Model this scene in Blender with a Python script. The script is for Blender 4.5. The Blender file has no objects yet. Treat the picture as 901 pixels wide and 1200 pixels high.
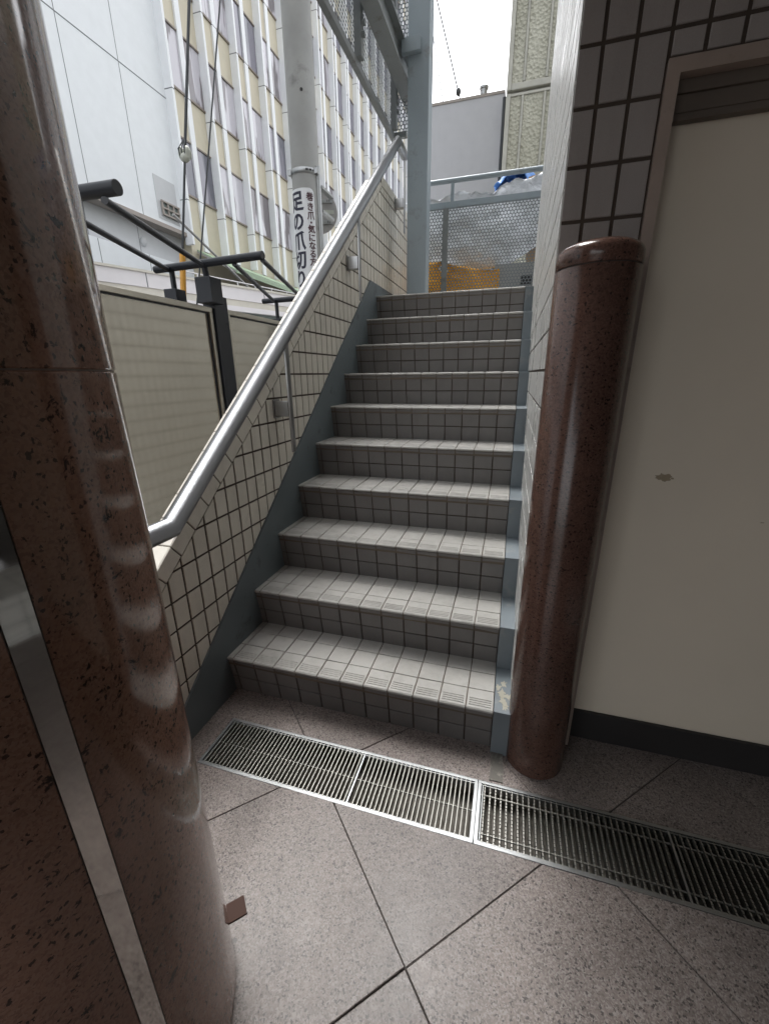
import bpy, bmesh, math, random
from mathutils import Vector, Matrix
R=math.radians
random.seed(7)
scene=bpy.context.scene
COL=scene.collection
PI=math.pi

# ------------------------------------------------------------------ helpers
class MB:
    """collects faces of ONE mesh object"""
    def __init__(s): s.v=[]; s.f=[]; s.sm=[]
    def add(s,verts,faces,smooth=False):
        o=len(s.v); s.v+= [tuple(p) for p in verts]
        for f in faces: s.f.append(tuple(i+o for i in f)); s.sm.append(smooth)
    def box(s,x0,x1,y0,y1,z0,z1,b=0.0):
        if b<=0:
            s.add([(x0,y0,z0),(x1,y0,z0),(x1,y1,z0),(x0,y1,z0),(x0,y0,z1),(x1,y0,z1),(x1,y1,z1),(x0,y1,z1)],
              [(0,3,2,1),(4,5,6,7),(0,1,5,4),(1,2,6,5),(2,3,7,6),(3,0,4,7)]); return
        bm=bmesh.new(); bmesh.ops.create_cube(bm,size=1)
        for v in bm.verts: v.co=Vector(((x0+x1)/2+v.co.x*(x1-x0),(y0+y1)/2+v.co.y*(y1-y0),(z0+z1)/2+v.co.z*(z1-z0)))
        bmesh.ops.bevel(bm,geom=bm.edges[:],offset=b,segments=2,affect='EDGES',profile=.6)
        s.addbm(bm)
    def addbm(s,bm,smooth=False,M=None):
        bm.verts.ensure_lookup_table(); bm.verts.index_update()
        vs=[(M@v.co) if M else v.co.copy() for v in bm.verts]
        s.add(vs,[[v.index for v in f.verts] for f in bm.faces],smooth); bm.free()
    def obox(s,c,ax,ay,az,b=0):
        """oriented box: centre + three half-extent vectors"""
        c=Vector(c);ax=Vector(ax);ay=Vector(ay);az=Vector(az)
        if b:
            bm=bmesh.new(); bmesh.ops.create_cube(bm,size=2)
            L=(ax.length,ay.length,az.length)
            for v in bm.verts: v.co=Vector((v.co.x*L[0],v.co.y*L[1],v.co.z*L[2]))
            bmesh.ops.bevel(bm,geom=bm.edges[:],offset=b,segments=2,affect='EDGES')
            n=[ax.normalized(),ay.normalized(),az.normalized()]
            for v in bm.verts: v.co=c+n[0]*v.co.x+n[1]*v.co.y+n[2]*v.co.z
            s.addbm(bm); return
        P=[c+sx*ax+sy*ay+sz*az for sz in(-1,1) for sx,sy in((-1,-1),(1,-1),(1,1),(-1,1))]
        s.add(P,[(0,3,2,1),(4,5,6,7),(0,1,5,4),(1,2,6,5),(2,3,7,6),(3,0,4,7)])
    def tube(s,pts,r,n=16,caps=True):
        """round tube along a polyline with mitred joints"""
        pts=[Vector(p) for p in pts]; rings=[]
        d0=(pts[1]-pts[0]).normalized()
        up=Vector((0,0,1)) if abs(d0.z)<.95 else Vector((1,0,0))
        a=d0.cross(up).normalized(); b=a.cross(d0).normalized()
        base=[a*math.cos(2*PI*i/n)*r+b*math.sin(2*PI*i/n)*r for i in range(n)]
        cur=[pts[0]+q for q in base]; rings.append(cur)
        for k in range(1,len(pts)):
            d=(pts[k]-pts[k-1]).normalized()
            if k<len(pts)-1:
                e=(pts[k+1]-pts[k]).normalized(); nn=(d+e).normalized()
            else: nn=d
            cur=[p+d*((pts[k]-p).dot(nn)/d.dot(nn)) for p in cur]; rings.append(cur)
        V=[p for q in rings for p in q]; F=[]
        for k in range(len(rings)-1):
            for i in range(n):
                j=(i+1)%n; F.append((k*n+i,k*n+j,(k+1)*n+j,(k+1)*n+i))
        s.add(V,F,True)
        if caps:
            s.add(rings[0],[tuple(range(n))]); s.add(rings[-1],[tuple(reversed(range(n)))])
    def lathe(s,prof,cx=0,cy=0,n=96,a0=0,a1=2*PI,closed=True):
        m=n if closed else n+1; V=[];F=[]
        for r,z in prof:
            for i in range(m):
                a=a0+(a1-a0)*i/n; V.append((cx+r*math.cos(a),cy+r*math.sin(a),z))
        for k in range(len(prof)-1):
            for i in range(n):
                j=(i+1)%m; F.append((k*m+i,k*m+j,(k+1)*m+j,(k+1)*m+i))
        s.add(V,F,True)
    def prism(s,poly,nrm):
        poly=[Vector(p) for p in poly]; nrm=Vector(nrm); n=len(poly)
        V=poly+[p+nrm for p in poly]
        F=[tuple(reversed(range(n))),tuple(range(n,2*n))]+[(i,(i+1)%n,n+(i+1)%n,n+i) for i in range(n)]
        s.add(V,F)
    def build(s,name,mat,parent=None,auto=None):
        me=bpy.data.meshes.new(name)
        off=parent_world(parent) if parent else Vector()
        me.from_pydata([(v[0]-off.x,v[1]-off.y,v[2]-off.z) for v in s.v],[],s.f)
        me.polygons.foreach_set('use_smooth',s.sm)
        bm=bmesh.new(); bm.from_mesh(me); bmesh.ops.recalc_face_normals(bm,faces=bm.faces); bm.to_mesh(me); bm.free()
        if auto: me.set_sharp_from_angle(angle=R(auto))
        o=bpy.data.objects.new(name,me); COL.objects.link(o)
        if mat: me.materials.append(mat)
        if parent: o.parent=parent
        return o
def parent_world(p):
    v=Vector()
    while p: v+=p.location; p=p.parent
    return v
def tag(o,label=None,cat=None,group=None,kind=None):
    if label: o['label']=label
    if cat: o['category']=cat
    if group: o['group']=group
    if kind: o['kind']=kind
    return o
def thing(name,label,cat,loc=(0,0,0),group=None):
    o=bpy.data.objects.new(name,None); COL.objects.link(o); o.location=loc; o.empty_display_size=.1
    return tag(o,label,cat,group)
def clip(poly,region):
    """Sutherland-Hodgman, region convex and counter-clockwise"""
    out=poly
    for i in range(len(region)):
        a=region[i]; b=region[(i+1)%len(region)]; inp=out; out=[]
        if not inp: return []
        def side(p): return (b[0]-a[0])*(p[1]-a[1])-(b[1]-a[1])*(p[0]-a[0])
        for k in range(len(inp)):
            p=inp[k]; q=inp[(k+1)%len(inp)]; sp=side(p); sq=side(q)
            if sp>=0: out.append(p)
            if (sp>=0)!=(sq>=0):
                t=sp/(sp-sq); out.append((p[0]+t*(q[0]-p[0]),p[1]+t*(q[1]-p[1])))
    return out
def area(p): return .5*sum(p[i][0]*p[(i+1)%len(p)][1]-p[(i+1)%len(p)][0]*p[i][1] for i in range(len(p)))
def tiles(mb,O,U,V,region,pu,pv,joint=.006,th=.004,off=(0,0),bev=.0015,h0=0.0,jit=1.0):
    """individual bevelled tiles laid on a plane and clipped to a convex region"""
    O=Vector(O);U=Vector(U).normalized();V=Vector(V).normalized();N=U.cross(V)
    us=[p[0] for p in region]; vs=[p[1] for p in region]
    i0=math.floor((min(us)-off[0])/pu)-1;i1=math.ceil((max(us)-off[0])/pu)+1
    j0=math.floor((min(vs)-off[1])/pv)-1;j1=math.ceil((max(vs)-off[1])/pv)+1
    for i in range(i0,i1):
        for j in range(j0,j1):
            a=off[0]+i*pu+joint/2;b=a+pu-joint;c=off[1]+j*pv+joint/2;d=c+pv-joint
            p=clip([(a,c),(b,c),(b,d),(a,d)],region)
            q=[]
            for t in p:
                if not q or math.hypot(t[0]-q[-1][0],t[1]-q[-1][1])>1e-4: q.append(t)
            if len(q)>1 and math.hypot(q[0][0]-q[-1][0],q[0][1]-q[-1][1])<1e-4: q.pop()
            if len(q)<3 or area(q)<2e-5: continue
            mx=sum(t[0] for t in q)/len(q);my=sum(t[1] for t in q)/len(q); n=len(q)
            jt=random.uniform(-.0004,.0004)*jit
            ta=random.gauss(0,.005)*jit;tb_=random.gauss(0,.005)*jit
            ring=lambda h,ins,w=1:[N*((ta*(t[0]-mx)+tb_*(t[1]-my))*w)+O+U*(t[0]+(mx-t[0])/max(1e-6,math.hypot(mx-t[0],my-t[1]))*ins)+V*(t[1]+(my-t[1])/max(1e-6,math.hypot(mx-t[0],my-t[1]))*ins)+N*h for t in q]
            W=ring(h0,0,0)+ring(h0+th-bev+jt,0)+ring(h0+th+jt,bev*1.4)
            F=[(k,(k+1)%n,n+(k+1)%n,n+k) for k in range(n)]+[(n+k,n+(k+1)%n,2*n+(k+1)%n,2*n+k) for k in range(n)]+[tuple(range(2*n,3*n))]
            mb.add(W,F)
def perf(mb,O,U,V,w,h,pitch,rr,th,border=.0):
    """perforated sheet: hexagonal cells with a round hole, real thickness"""
    O=Vector(O);U=Vector(U).normalized();V=Vector(V).normalized();N=U.cross(V)*th
    Rh=pitch/math.sqrt(3); dv=1.5*Rh; rows=int(h/dv)+1
    uv=[]
    for k in range(12):
        a=PI/6*k+PI/6
        rad=Rh*(1 if k%2==0 else math.cos(PI/6)); 
        uv.append((rad*math.cos(a),rad*math.sin(a),rr*math.cos(a),rr*math.sin(a)))
    for j in range(rows):
        cols=int(w/pitch)+1
        for i in range(cols):
            u=i*pitch+(pitch/2 if j%2 else 0); v=j*dv
            if u>w or v>h: continue
            c=O+U*u+V*v
            P=[c+U*a+V*b for a,b,_,_ in uv]+[c+U*a+V*b for _,_,a,b in uv]
            V4=P+[p+N for p in P]; F=[]
            for k in range(12):
                l=(k+1)%12
                F+= [(k,l,12+l,12+k),(24+k,36+k,36+l,24+l),(12+k,12+l,36+l,36+k)]
            mb.add(V4,F)

# ------------------------------------------------------------------ materials
def nt(name):
    m=bpy.data.materials.new(name); m.use_nodes=True; n=m.node_tree; n.nodes.clear()
    out=n.nodes.new('ShaderNodeOutputMaterial'); b=n.nodes.new('ShaderNodeBsdfPrincipled')
    n.links.new(b.outputs[0],out.inputs[0]); return m,n,b
def N(n,t,**k):
    x=n.nodes.new(t)
    for a,v in k.items(): setattr(x,a,v)
    return x
def coords(n,scale=(1,1,1)):
    tc=N(n,'ShaderNodeTexCoord'); mp=N(n,'ShaderNodeMapping'); mp.inputs['Scale'].default_value=scale
    n.links.new(tc.outputs['Object'],mp.inputs[0]); return mp.outputs[0]
def noise(n,vec,scale,detail=4,rough=.55,dist=0):
    x=N(n,'ShaderNodeTexNoise'); x.inputs['Scale'].default_value=scale; x.inputs['Detail'].default_value=detail
    x.inputs['Roughness'].default_value=rough; x.inputs['Distortion'].default_value=dist; n.links.new(vec,x.inputs['Vector']); return x
def ramp(n,fac,stops,interp='LINEAR'):
    r=N(n,'ShaderNodeValToRGB'); r.color_ramp.interpolation=interp; e=r.color_ramp.elements
    while len(e)<len(stops): e.new(.5)
    for k,(p,c) in enumerate(stops): e[k].position=p; e[k].color=(c if len(c)==4 else (*c,1))
    n.links.new(fac,r.inputs[0]); return r.outputs[0]
def mix(n,fac,a,b,mode='MIX'):
    x=N(n,'ShaderNodeMix',data_type='RGBA',blend_type=mode)
    for sock,val in ((0,fac),(6,a),(7,b)):
        if hasattr(val,'is_linked') or hasattr(val,'links'): n.links.new(val,x.inputs[sock])
        elif isinstance(val,(int,float)): x.inputs[sock].default_value=val
        else: x.inputs[sock].default_value=(*val,1)
    return x.outputs[2]
def bump(n,b,h,strength=.2,dist=.002):
    x=N(n,'ShaderNodeBump'); x.inputs['Strength'].default_value=strength; x.inputs['Distance'].default_value=dist
    n.links.new(h,x.inputs['Height']); n.links.new(x.outputs[0],b.inputs['Normal'])
def g(v): return (v,v,v)

def mat_paint(name,col,rough=.5,var=.12,dirt=None,metal=0,bscale=40,bs=.08,dscale=6):
    m,n,b=nt(name); v=coords(n)
    a=noise(n,v,3.0,6,.6)
    lo=tuple(c*(1-var) for c in col); hi=tuple(min(1,c*(1+var)) for c in col)
    c=ramp(n,a.outputs[0],[(.3,lo),(.7,hi)])
    if dirt:
        d=noise(n,v,dscale,8,.7); c=mix(n,ramp(n,d.outputs[0],[(.56,g(0)),(.72,g(1))]),c,dirt)
    n.links.new(c,b.inputs['Base Color']); b.inputs['Metallic'].default_value=metal
    rr=ramp(n,a.outputs[0],[(.3,g(max(0,rough-.08))),(.7,g(min(1,rough+.08)))]); n.links.new(rr,b.inputs['Roughness'])
    bump(n,b,noise(n,v,bscale,4).outputs[0],bs)
    return m
def mat_tile(name,col,rough=.35,var=.10,dirt=.25,dirtcol=(.1,.085,.065),plain=False):
    """glazed tiles; every tile is an island of the mesh and gets its own tone"""
    m,n,b=nt(name); v=coords(n)
    geo=N(n,'ShaderNodeNewGeometry')
    c=ramp(n,geo.outputs['Random Per Island'],[(0,tuple(x*(1-var) for x in col)),(.5,col),(1,tuple(min(1,x*(1+var*.8)) for x in col))])
    a=noise(n,v,5,8,.68); st=noise(n,coords(n,(9,9,1.2)),2.2,6,.65)
    d=N(n,'ShaderNodeMath',operation='MULTIPLY'); n.links.new(a.outputs[0],d.inputs[0]); n.links.new(st.outputs[0],d.inputs[1])
    f=ramp(n,d.outputs[0],[(.22,g(0)),(.42,g(dirt))])
    c=mix(n,f,c,dirtcol)
    fine=noise(n,v,420,3,.7); c=mix(n,0.0 if plain else .35,c,ramp(n,fine.outputs[0],[(.35,tuple(x*.8 for x in col)),(.65,tuple(min(1,x*1.12) for x in col))]))
    n.links.new(c,b.inputs['Base Color'])
    n.links.new(mix(n,.45,ramp(n,a.outputs[0],[(.3,g(rough-.08)),(.7,g(rough+.16))]),ramp(n,geo.outputs['Random Per Island'],[(0,g(rough+.14)),(1,g(rough-.14))])),b.inputs['Roughness'])
    if not plain: bump(n,b,noise(n,v,60,4).outputs[0],.12,.001)
    return m
def mat_granite(name,base,dark,light,rough,scale=230,polish=True,blot=.55,blotscale=26,sparse=.66,flecks=.13,contrast=1.0):
    """crisp mineral grains: fine cells, larger dark and pale flecks, irregular dark blotches"""
    m,n,b=nt(name); v=coords(n)
    wv=noise(n,v,90,3,.6)
    vadd=N(n,'ShaderNodeVectorMath',operation='MULTIPLY_ADD'); n.links.new(wv.outputs['Color'],vadd.inputs[0]); vadd.inputs[1].default_value=(.009,.009,.009); n.links.new(v,vadd.inputs[2])
    def cells(sc):
        vo=N(n,'ShaderNodeTexVoronoi'); vo.inputs['Scale'].default_value=sc; n.links.new(vadd.outputs[0],vo.inputs['Vector'])
        sep=N(n,'ShaderNodeSeparateColor'); n.links.new(vo.outputs['Color'],sep.inputs[0]); return sep
    fine=cells(scale); co=cells(scale*.8)
    lo=tuple(x*(1-.42*contrast) for x in base); hi=tuple(x*(1+.35*contrast) for x in base)
    c=ramp(n,fine.outputs[0],[(0,lo),(.3,base),(.7,hi),(.93,light)])
    c=mix(n,ramp(n,co.outputs[0],[(flecks,g(.85)),(flecks+.01,g(0))]),c,dark)
    c=mix(n,ramp(n,co.outputs[1],[(.90,g(0)),(.91,g(.7))]),c,light)
    big=noise(n,v,blotscale,7,.75,.5)
    c=mix(n,ramp(n,big.outputs[0],[(sparse-.012,g(0)),(sparse+.012,g(blot))]),c,dark)
    cl=noise(n,v,3.1,5,.6); c=mix(n,.45,c,mix(n,1.0,c,ramp(n,cl.outputs[0],[(.3,g(.55)),(.7,g(1.5))]),'MULTIPLY'))
    isl=N(n,'ShaderNodeNewGeometry'); c=mix(n,1.0,c,ramp(n,isl.outputs['Random Per Island'],[(0,g(.86)),(1,g(1.1))]),'MULTIPLY')
    n.links.new(c,b.inputs['Base Color'])
    if polish: n.links.new(ramp(n,big.outputs[0],[(.3,g(rough)),(.75,g(rough+.08))]),b.inputs['Roughness'])
    else:
        wear=noise(n,v,1.7,5,.6)
        n.links.new(mix(n,.5,ramp(n,fine.outputs[1],[(0,g(rough-.10)),(1,g(rough+.12))]),ramp(n,wear.outputs[0],[(.35,g(rough-.08)),(.65,g(rough+.12))])),b.inputs['Roughness'])
        bump(n,b,noise(n,v,180,3,.6).outputs[0],.10,.0008)
    return m
def mat_metal(name,col,rough=.25,stretch=(1,1,60),var=.1,dirt=0):
    m,n,b=nt(name); v=coords(n,stretch)
    a=noise(n,v,8,5,.6); big=noise(n,coords(n),4,5,.65)
    n.links.new(ramp(n,a.outputs[0],[(.3,tuple(x*(1-var) for x in col)),(.7,col)]),b.inputs['Base Color'])
    b.inputs['Metallic'].default_value=1
    s=N(n,'ShaderNodeMath',operation='MULTIPLY_ADD'); n.links.new(big.outputs[0],s.inputs[0]); s.inputs[1].default_value=.06; s.inputs[2].default_value=rough-.03
    n.links.new(s.outputs[0],b.inputs['Roughness'])
    bump(n,b,a.outputs[0],.02,.0003)
    return m
def mat_flat(name,col,rough=.5):
    m,n,b=nt(name); v=coords(n); a=noise(n,v,9,5,.6)
    n.links.new(ramp(n,a.outputs[0],[(.3,tuple(x*.9 for x in col)),(.7,tuple(min(1,x*1.08) for x in col))]),b.inputs['Base Color'])
    b.inputs['Roughness'].default_value=rough; return m

M_floor=mat_granite('floor_granite',(.190,.157,.143),(.045,.038,.035),(.31,.275,.255),.40,300,False,.15,130,.66,.09,.75)
M_brown=mat_granite('polished_brown_granite',(.30,.165,.115),(.018,.012,.010),(.36,.21,.155),.06,300,True,.92,38,.605,.05,.5)
M_brown2=mat_granite('polished_brown_granite_pillar',(.100,.053,.040),(.014,.010,.009),(.135,.076,.058),.17,280,True,.5,110,.65,.06,.6)
M_grout=mat_paint('dark_grout',(.070,.052,.040),.85,.25)
M_floorgrout=mat_paint('floor_joint',(.055,.047,.044),.85,.25)
M_wtile=mat_tile('cream_wall_tile',(.71,.675,.60),.33,.07,.25)
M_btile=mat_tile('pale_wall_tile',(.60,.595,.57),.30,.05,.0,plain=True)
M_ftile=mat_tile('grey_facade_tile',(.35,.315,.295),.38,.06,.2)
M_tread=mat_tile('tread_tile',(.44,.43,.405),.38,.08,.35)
M_riser_shaded=mat_tile('shaded_riser_tile',(.165,.158,.153),.40,.10,.25,(.05,.045,.04))  # same tile as the treads, its shade put into a darker colour
M_skirt=mat_paint('bluegrey_wall_paint',(.13,.155,.168),.55,.12,(.06,.065,.07))
M_strip=mat_paint('bluegrey_step_paint',(.175,.205,.225),.5,.14,(.26,.27,.26),dscale=11)
M_steel=mat_paint('bluegrey_steel_paint',(.30,.355,.39),.42,.06,(.20,.21,.20),bscale=25,bs=.12,dscale=5)
M_steeldk=mat_paint('grey_steel_paint',(.20,.215,.215),.5,.12,(.10,.075,.055),dscale=9)
M_perf=mat_paint('perforated_grey_paint',(.20,.225,.235),.5,.1)
M_jbed=mat_paint('tread_joint',(.13,.105,.08),.85,.25)
M_inox=mat_metal('handrail_stainless',(.35,.36,.38),.34,(40,1,1))
M_inoxd=mat_metal('post_stainless',(.42,.42,.42),.34)
M_grate=mat_metal('grate_stainless',(.34,.35,.355),.42)
M_gratebar=mat_metal('grate_bars',(.34,.335,.31),.5)
M_pit=mat_paint('drain_channel',(.27,.25,.22),.8,.3,(.12,.10,.08))
M_patch=mat_paint('mortar_patch',(.15,.14,.125),.85,.3,(.42,.40,.35),dscale=30)
M_patch2=mat_paint('bare_cement',(.42,.40,.33),.85,.25)
M_jfill=mat_paint('pale_joint_filler',(.30,.25,.22),.7,.1)
M_inlay=mat_paint('brown_inlay',(.085,.048,.038),.9,.2)
M_beigewall=mat_paint('beige_wall_paint',(.73,.65,.535),.6,.025)
M_frame=mat_paint('beige_frame_paint',(.36,.285,.24),.6,.15,(.22,.18,.15),dscale=14)
M_lintel=mat_paint('brown_lintel',(.13,.105,.085),.6,.15)
M_base=mat_paint('dark_baseboard',(.026,.024,.024),.5,.15)
M_ceil=mat_paint('ceiling_grey',(.30,.29,.28),.8,.06)
M_dark=mat_paint('dark_block_wall',(.14,.13,.12),.7,.12)
M_strip_m=mat_metal('trim_polished',(.75,.73,.70),.05)
M_black=mat_paint('black_tube_paint',(.018,.02,.026),.35,.2)
M_board=mat_metal('brushed_board',(.70,.66,.57),.10,(3,.6,60),.05)
M_board.node_tree.nodes['Principled BSDF'].inputs['Metallic'].default_value=.8
M_boardf=mat_metal('board_frame',(.62,.58,.50),.30)
M_pole=mat_paint('pole_concrete',(.36,.36,.345),.75,.12,(.20,.20,.19),bscale=120,bs=.2,dscale=3)
M_white=mat_paint('white_sign_sheet',(.78,.79,.80),.4,.03)
M_ink=mat_flat('navy_lettering',(.018,.018,.04),.5)
M_ink2=mat_flat('maroon_lettering',(.07,.02,.03),.5)
M_alu=mat_paint('sign_back_grey',(.36,.35,.34),.5,.1)
M_galv=mat_metal('galvanised',(.45,.46,.46),.5)
M_wire=mat_paint('dark_wire',(.05,.055,.06),.6,.1)
M_orange=mat_paint('orange_guard',(.72,.36,.055),.5,.06)
M_porc=mat_paint('porcelain',(.55,.57,.50),.25,.08)
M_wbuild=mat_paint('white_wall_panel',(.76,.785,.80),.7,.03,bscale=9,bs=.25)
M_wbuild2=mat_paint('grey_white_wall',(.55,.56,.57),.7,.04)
M_joint=mat_flat('joint_seal',(.16,.17,.18),.7)
M_ledge=mat_paint('brown_grey_ledge',(.33,.29,.26),.6,.1)
M_spandrel=mat_paint('beige_spandrel',(.58,.53,.41),.6,.04)
M_fin=mat_paint('white_fin',(.78,.795,.81),.45,.03)
M_sill=mat_paint('brown_sill',(.22,.18,.15),.5,.1)
M_green=mat_paint('green_canopy_edge',(.34,.46,.30),.5,.15,(.22,.30,.18),dscale=3)
M_under=mat_paint('canopy_underside',(.34,.33,.31),.7,.08)
M_fascia=mat_paint('white_fascia',(.74,.71,.72),.5,.04)
M_coping=mat_paint('cream_coping',(.60,.57,.50),.6,.08)
M_shop=mat_paint('shop_interior',(.16,.19,.18),.7,.2)
M_greyb=mat_paint('grey_side_wall',(.50,.50,.52),.7,.04,(.43,.43,.45),dscale=.35)
M_pave=mat_paint('pavement',(.27,.26,.25),.85,.15,(.18,.17,.16),bscale=120,bs=.2)
M_conc=mat_paint('asphalt',(.055,.055,.057),.85,.2,bscale=200,bs=.3)
M_roofc=mat_paint('roof_concrete',(.30,.30,.29),.85,.12)
M_brownb=mat_paint('brown_board',(.40,.27,.15),.6,.12)
M_greysheet=mat_paint('grey_sheet',(.36,.36,.35),.6,.1)

def glass(name,c0,c1):
    m,n,b=nt(name); geo=N(n,'ShaderNodeNewGeometry')
    tc=N(n,'ShaderNodeTexCoord'); a=noise(n,coords(n,(1,1,.2)),1.4,3)
    c=mix(n,ramp(n,a.outputs[0],[(.47,g(0)),(.5,g(1))]),c0,c1)
    n.links.new(c,b.inputs['Base Color']); b.inputs['Roughness'].default_value=.06
    b.inputs['Specular IOR Level'].default_value=.6
    return m
M_glass=glass('window_glass',(.20,.18,.19),(.55,.53,.57))  # pale tone puts reflected sky into the glass colour
M_glassd=glass('window_glass_dark',(.16,.16,.19),(.24,.23,.27))
def tarp(name,col,rough,bs=.7,metal=0,scale=14):
    m,n,b=nt(name); v=coords(n)
    a=noise(n,v,scale,6,.62,.8); w=noise(n,v,3,4)
    n.links.new(ramp(n,w.outputs[0],[(.3,tuple(x*.85 for x in col)),(.7,tuple(min(1,x*1.1) for x in col))]),b.inputs['Base Color'])
    b.inputs['Roughness'].default_value=rough; b.inputs['Metallic'].default_value=metal
    bump(n,b,a.outputs[0],bs,.03); return m
M_silver=tarp('silver_tarp',(.86,.88,.92),.40,.8,.0)
M_blue=tarp('blue_tarp',(.09,.25,.62),.45,.6)
M_otarp=tarp('orange_tarp',(.95,.44,.01),.5,.5)
def textured_concrete():
    m,n,b=nt('textured_concrete'); v=coords(n)
    vo=N(n,'ShaderNodeTexVoronoi'); vo.inputs['Scale'].default_value=17; n.links.new(v,vo.inputs['Vector'])
    a=noise(n,v,22,5,.65); w=noise(n,coords(n,(1,1,.3)),1.5,5)
    n.links.new(ramp(n,w.outputs[0],[(.3,(.34,.33,.26)),(.7,(.46,.45,.37))]),b.inputs['Base Color']); b.inputs['Roughness'].default_value=.85
    bump(n,b,mix(n,.25,vo.outputs['Distance'],a.outputs[0]),1.0,.05); return m
M_texc=textured_concrete()
M_concf=mat_paint('smooth_concrete_frame',(.40,.39,.34),.8,.1,(.26,.25,.22),dscale=2)

# ------------------------------------------------------------------ key dimensions
W=1.169; T=.2554; RS=.2; SL=RS/T
XW=.063            # pale wall plane
XL=-W              # left tiled wall plane
YF=.13             # dark facade plane
GY0,GY1=-.349,-.126

# ------------------------------------------------------------------ setting
s=MB(); s.box(-60,40,-30,80,-.30,-.22)
tag(s.build('ground',M_conc),kind='structure')
# pavement of the lane, its top a little under the stone floor; a pit is left for the drain
s=MB()
s.box(-3.6,-1.45,-30,80,-.22,-.012)
tag(s.build('pavement',M_pave),kind='structure')
s=MB(); s.box(-3.72,-3.602,-30,80,-.22,-.008,.01); tag(s.build('kerb',M_pave),kind='structure')
s=MB(); s.box(-60,-3.722,-30,80,-.22,-.12); tag(s.build('street',M_conc),kind='structure')
fl=MB(); gr=MB()
regs=[[(-1.45,-6),(3.2,-6),(3.2,GY0),(-1.45,GY0)],[(-1.45,GY1),(3.2,GY1),(3.2,.30),(-1.45,.30)],[(-1.45,GY0),(-1.064,GY0),(-1.064,GY1),(-1.45,GY1)]]
c45=math.cos(PI/4); P45=.619
for rg in regs:
    rr=[(x*c45+y*c45,-x*c45+y*c45) for x,y in rg]   # slab axes turned by 45 degrees
    tiles(fl,(0,0,-.03),(c45,c45,0),(-c45,c45,0),rr,P45,P45,.0032,.03,off=(-.852*c45,-.518*c45),bev=.0015)
    x0=min(p[0] for p in rg);x1=max(p[0] for p in rg);y0=min(p[1] for p in rg);y1=max(p[1] for p in rg)
    gr.box(x0,x1,y0,y1,-.22,-.004)
flo=gr.build('floor',M_floorgrout); tag(flo,kind='structure')
sl=fl.build('floor_slabs',M_floor); tag(sl,kind='structure')

# ------------------------------------------------------------------ staircase
st=thing('staircase','steep grey tiled staircase of ten steps climbing to the landing','staircase',(-W/2,1.2,0))
TP=.1025
SX=-1.160
for k in range(10):
    y=k*T; z=(k+1)*RS
    last=(k==9)
    d=T if not last else 1.45
    # riser
    s=MB(); lean=.030
    a=Vector((0,y+.036,z-RS)); b=Vector((0,y+.006,z-.012)); up=(b-a); L=up.length
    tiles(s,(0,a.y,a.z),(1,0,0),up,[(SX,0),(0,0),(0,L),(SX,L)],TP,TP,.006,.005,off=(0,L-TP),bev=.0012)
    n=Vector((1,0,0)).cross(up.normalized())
    r=s.build('riser',M_riser_shaded,st)
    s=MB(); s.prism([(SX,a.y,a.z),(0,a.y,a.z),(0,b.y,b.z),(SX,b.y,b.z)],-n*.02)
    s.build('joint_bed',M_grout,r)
    # tread: three rows, the front one grooved, rounded nosing
    s=MB()
    rows=[(0,TP),(TP,2*TP),(2*TP,d+.035)] if not last else [(i*TP,(i+1)*TP) for i in range(14)]
    for (v0,v1) in rows:
        tiles(s,(0,y,z-.006),(1,0,0),(0,1,0),[(SX,v0+.0015),(0,v0+.0015),(0,v1-.0015),(SX,v1-.0015)],TP,10,.004,.006,off=(0,-5),bev=.0015)
    # rounded nosing edge per tile
    i=0; x=0
    while x>SX+.01:
        x2=max(x-TP,SX)
        prof=[(.0,z-.0),( -.003,z-.002),(-.0045,z-.006),(-.003,z-.011),(.006,z-.0135)]
        V=[(xx,y+py,pz) for xx in (x-.002,x2+.002) for py,pz in prof]; m=len(prof)
        s.add(V,[(q,q+1,m+q+1,m+q) for q in range(m-1)],True)
        if x-x2>.09:
            for gk in range(4):
                yy=y+.012+gk*.0115
                s.add([(x-.010,yy,z),(x2+.010,yy,z),(x2+.010,yy+.0025,z+.0030),(x-.010,yy+.0025,z+.0030),(x2+.010,yy+.006,z+.0030),(x-.010,yy+.006,z+.0030),(x2+.010,yy+.0085,z),(x-.010,yy+.0085,z)],
                      [(0,1,2,3),(3,2,4,5),(5,4,6,7)])
        x=x2
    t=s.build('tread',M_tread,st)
    s=MB(); s.box(SX,-.001,y+.004,y+d+.03,z-.04,z-.0045); s.build('joint_bed',M_jbed,t)
    # painted concrete strip beside the wall
    s=MB(); s.box(0.0005,XW-.001,y+.002,y+d+.04,z-RS-.004,z-.001,.003)
    ss=s.build('side_strip',M_strip,st)
    if k==0:
        for q in range(9):
            rnd=random.Random(q+40); fx=.012+rnd.random()*.045; fy=.03+rnd.random()*.15
            P=[]
            for i in range(14):
                aa=2*PI*i/14; rr_f=(.006+.009*rnd.random())*(1+rnd.uniform(-.35,.35)); P.append((max(.002,min(XW-.003,fx+rr_f*math.cos(aa))),fy+1.5*rr_f*math.sin(aa),z-.001+.0002*q))
            m=MB(); m.prism(P,(0,0,.0006)); m.build('bare_patch',M_patch2,ss)

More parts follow.
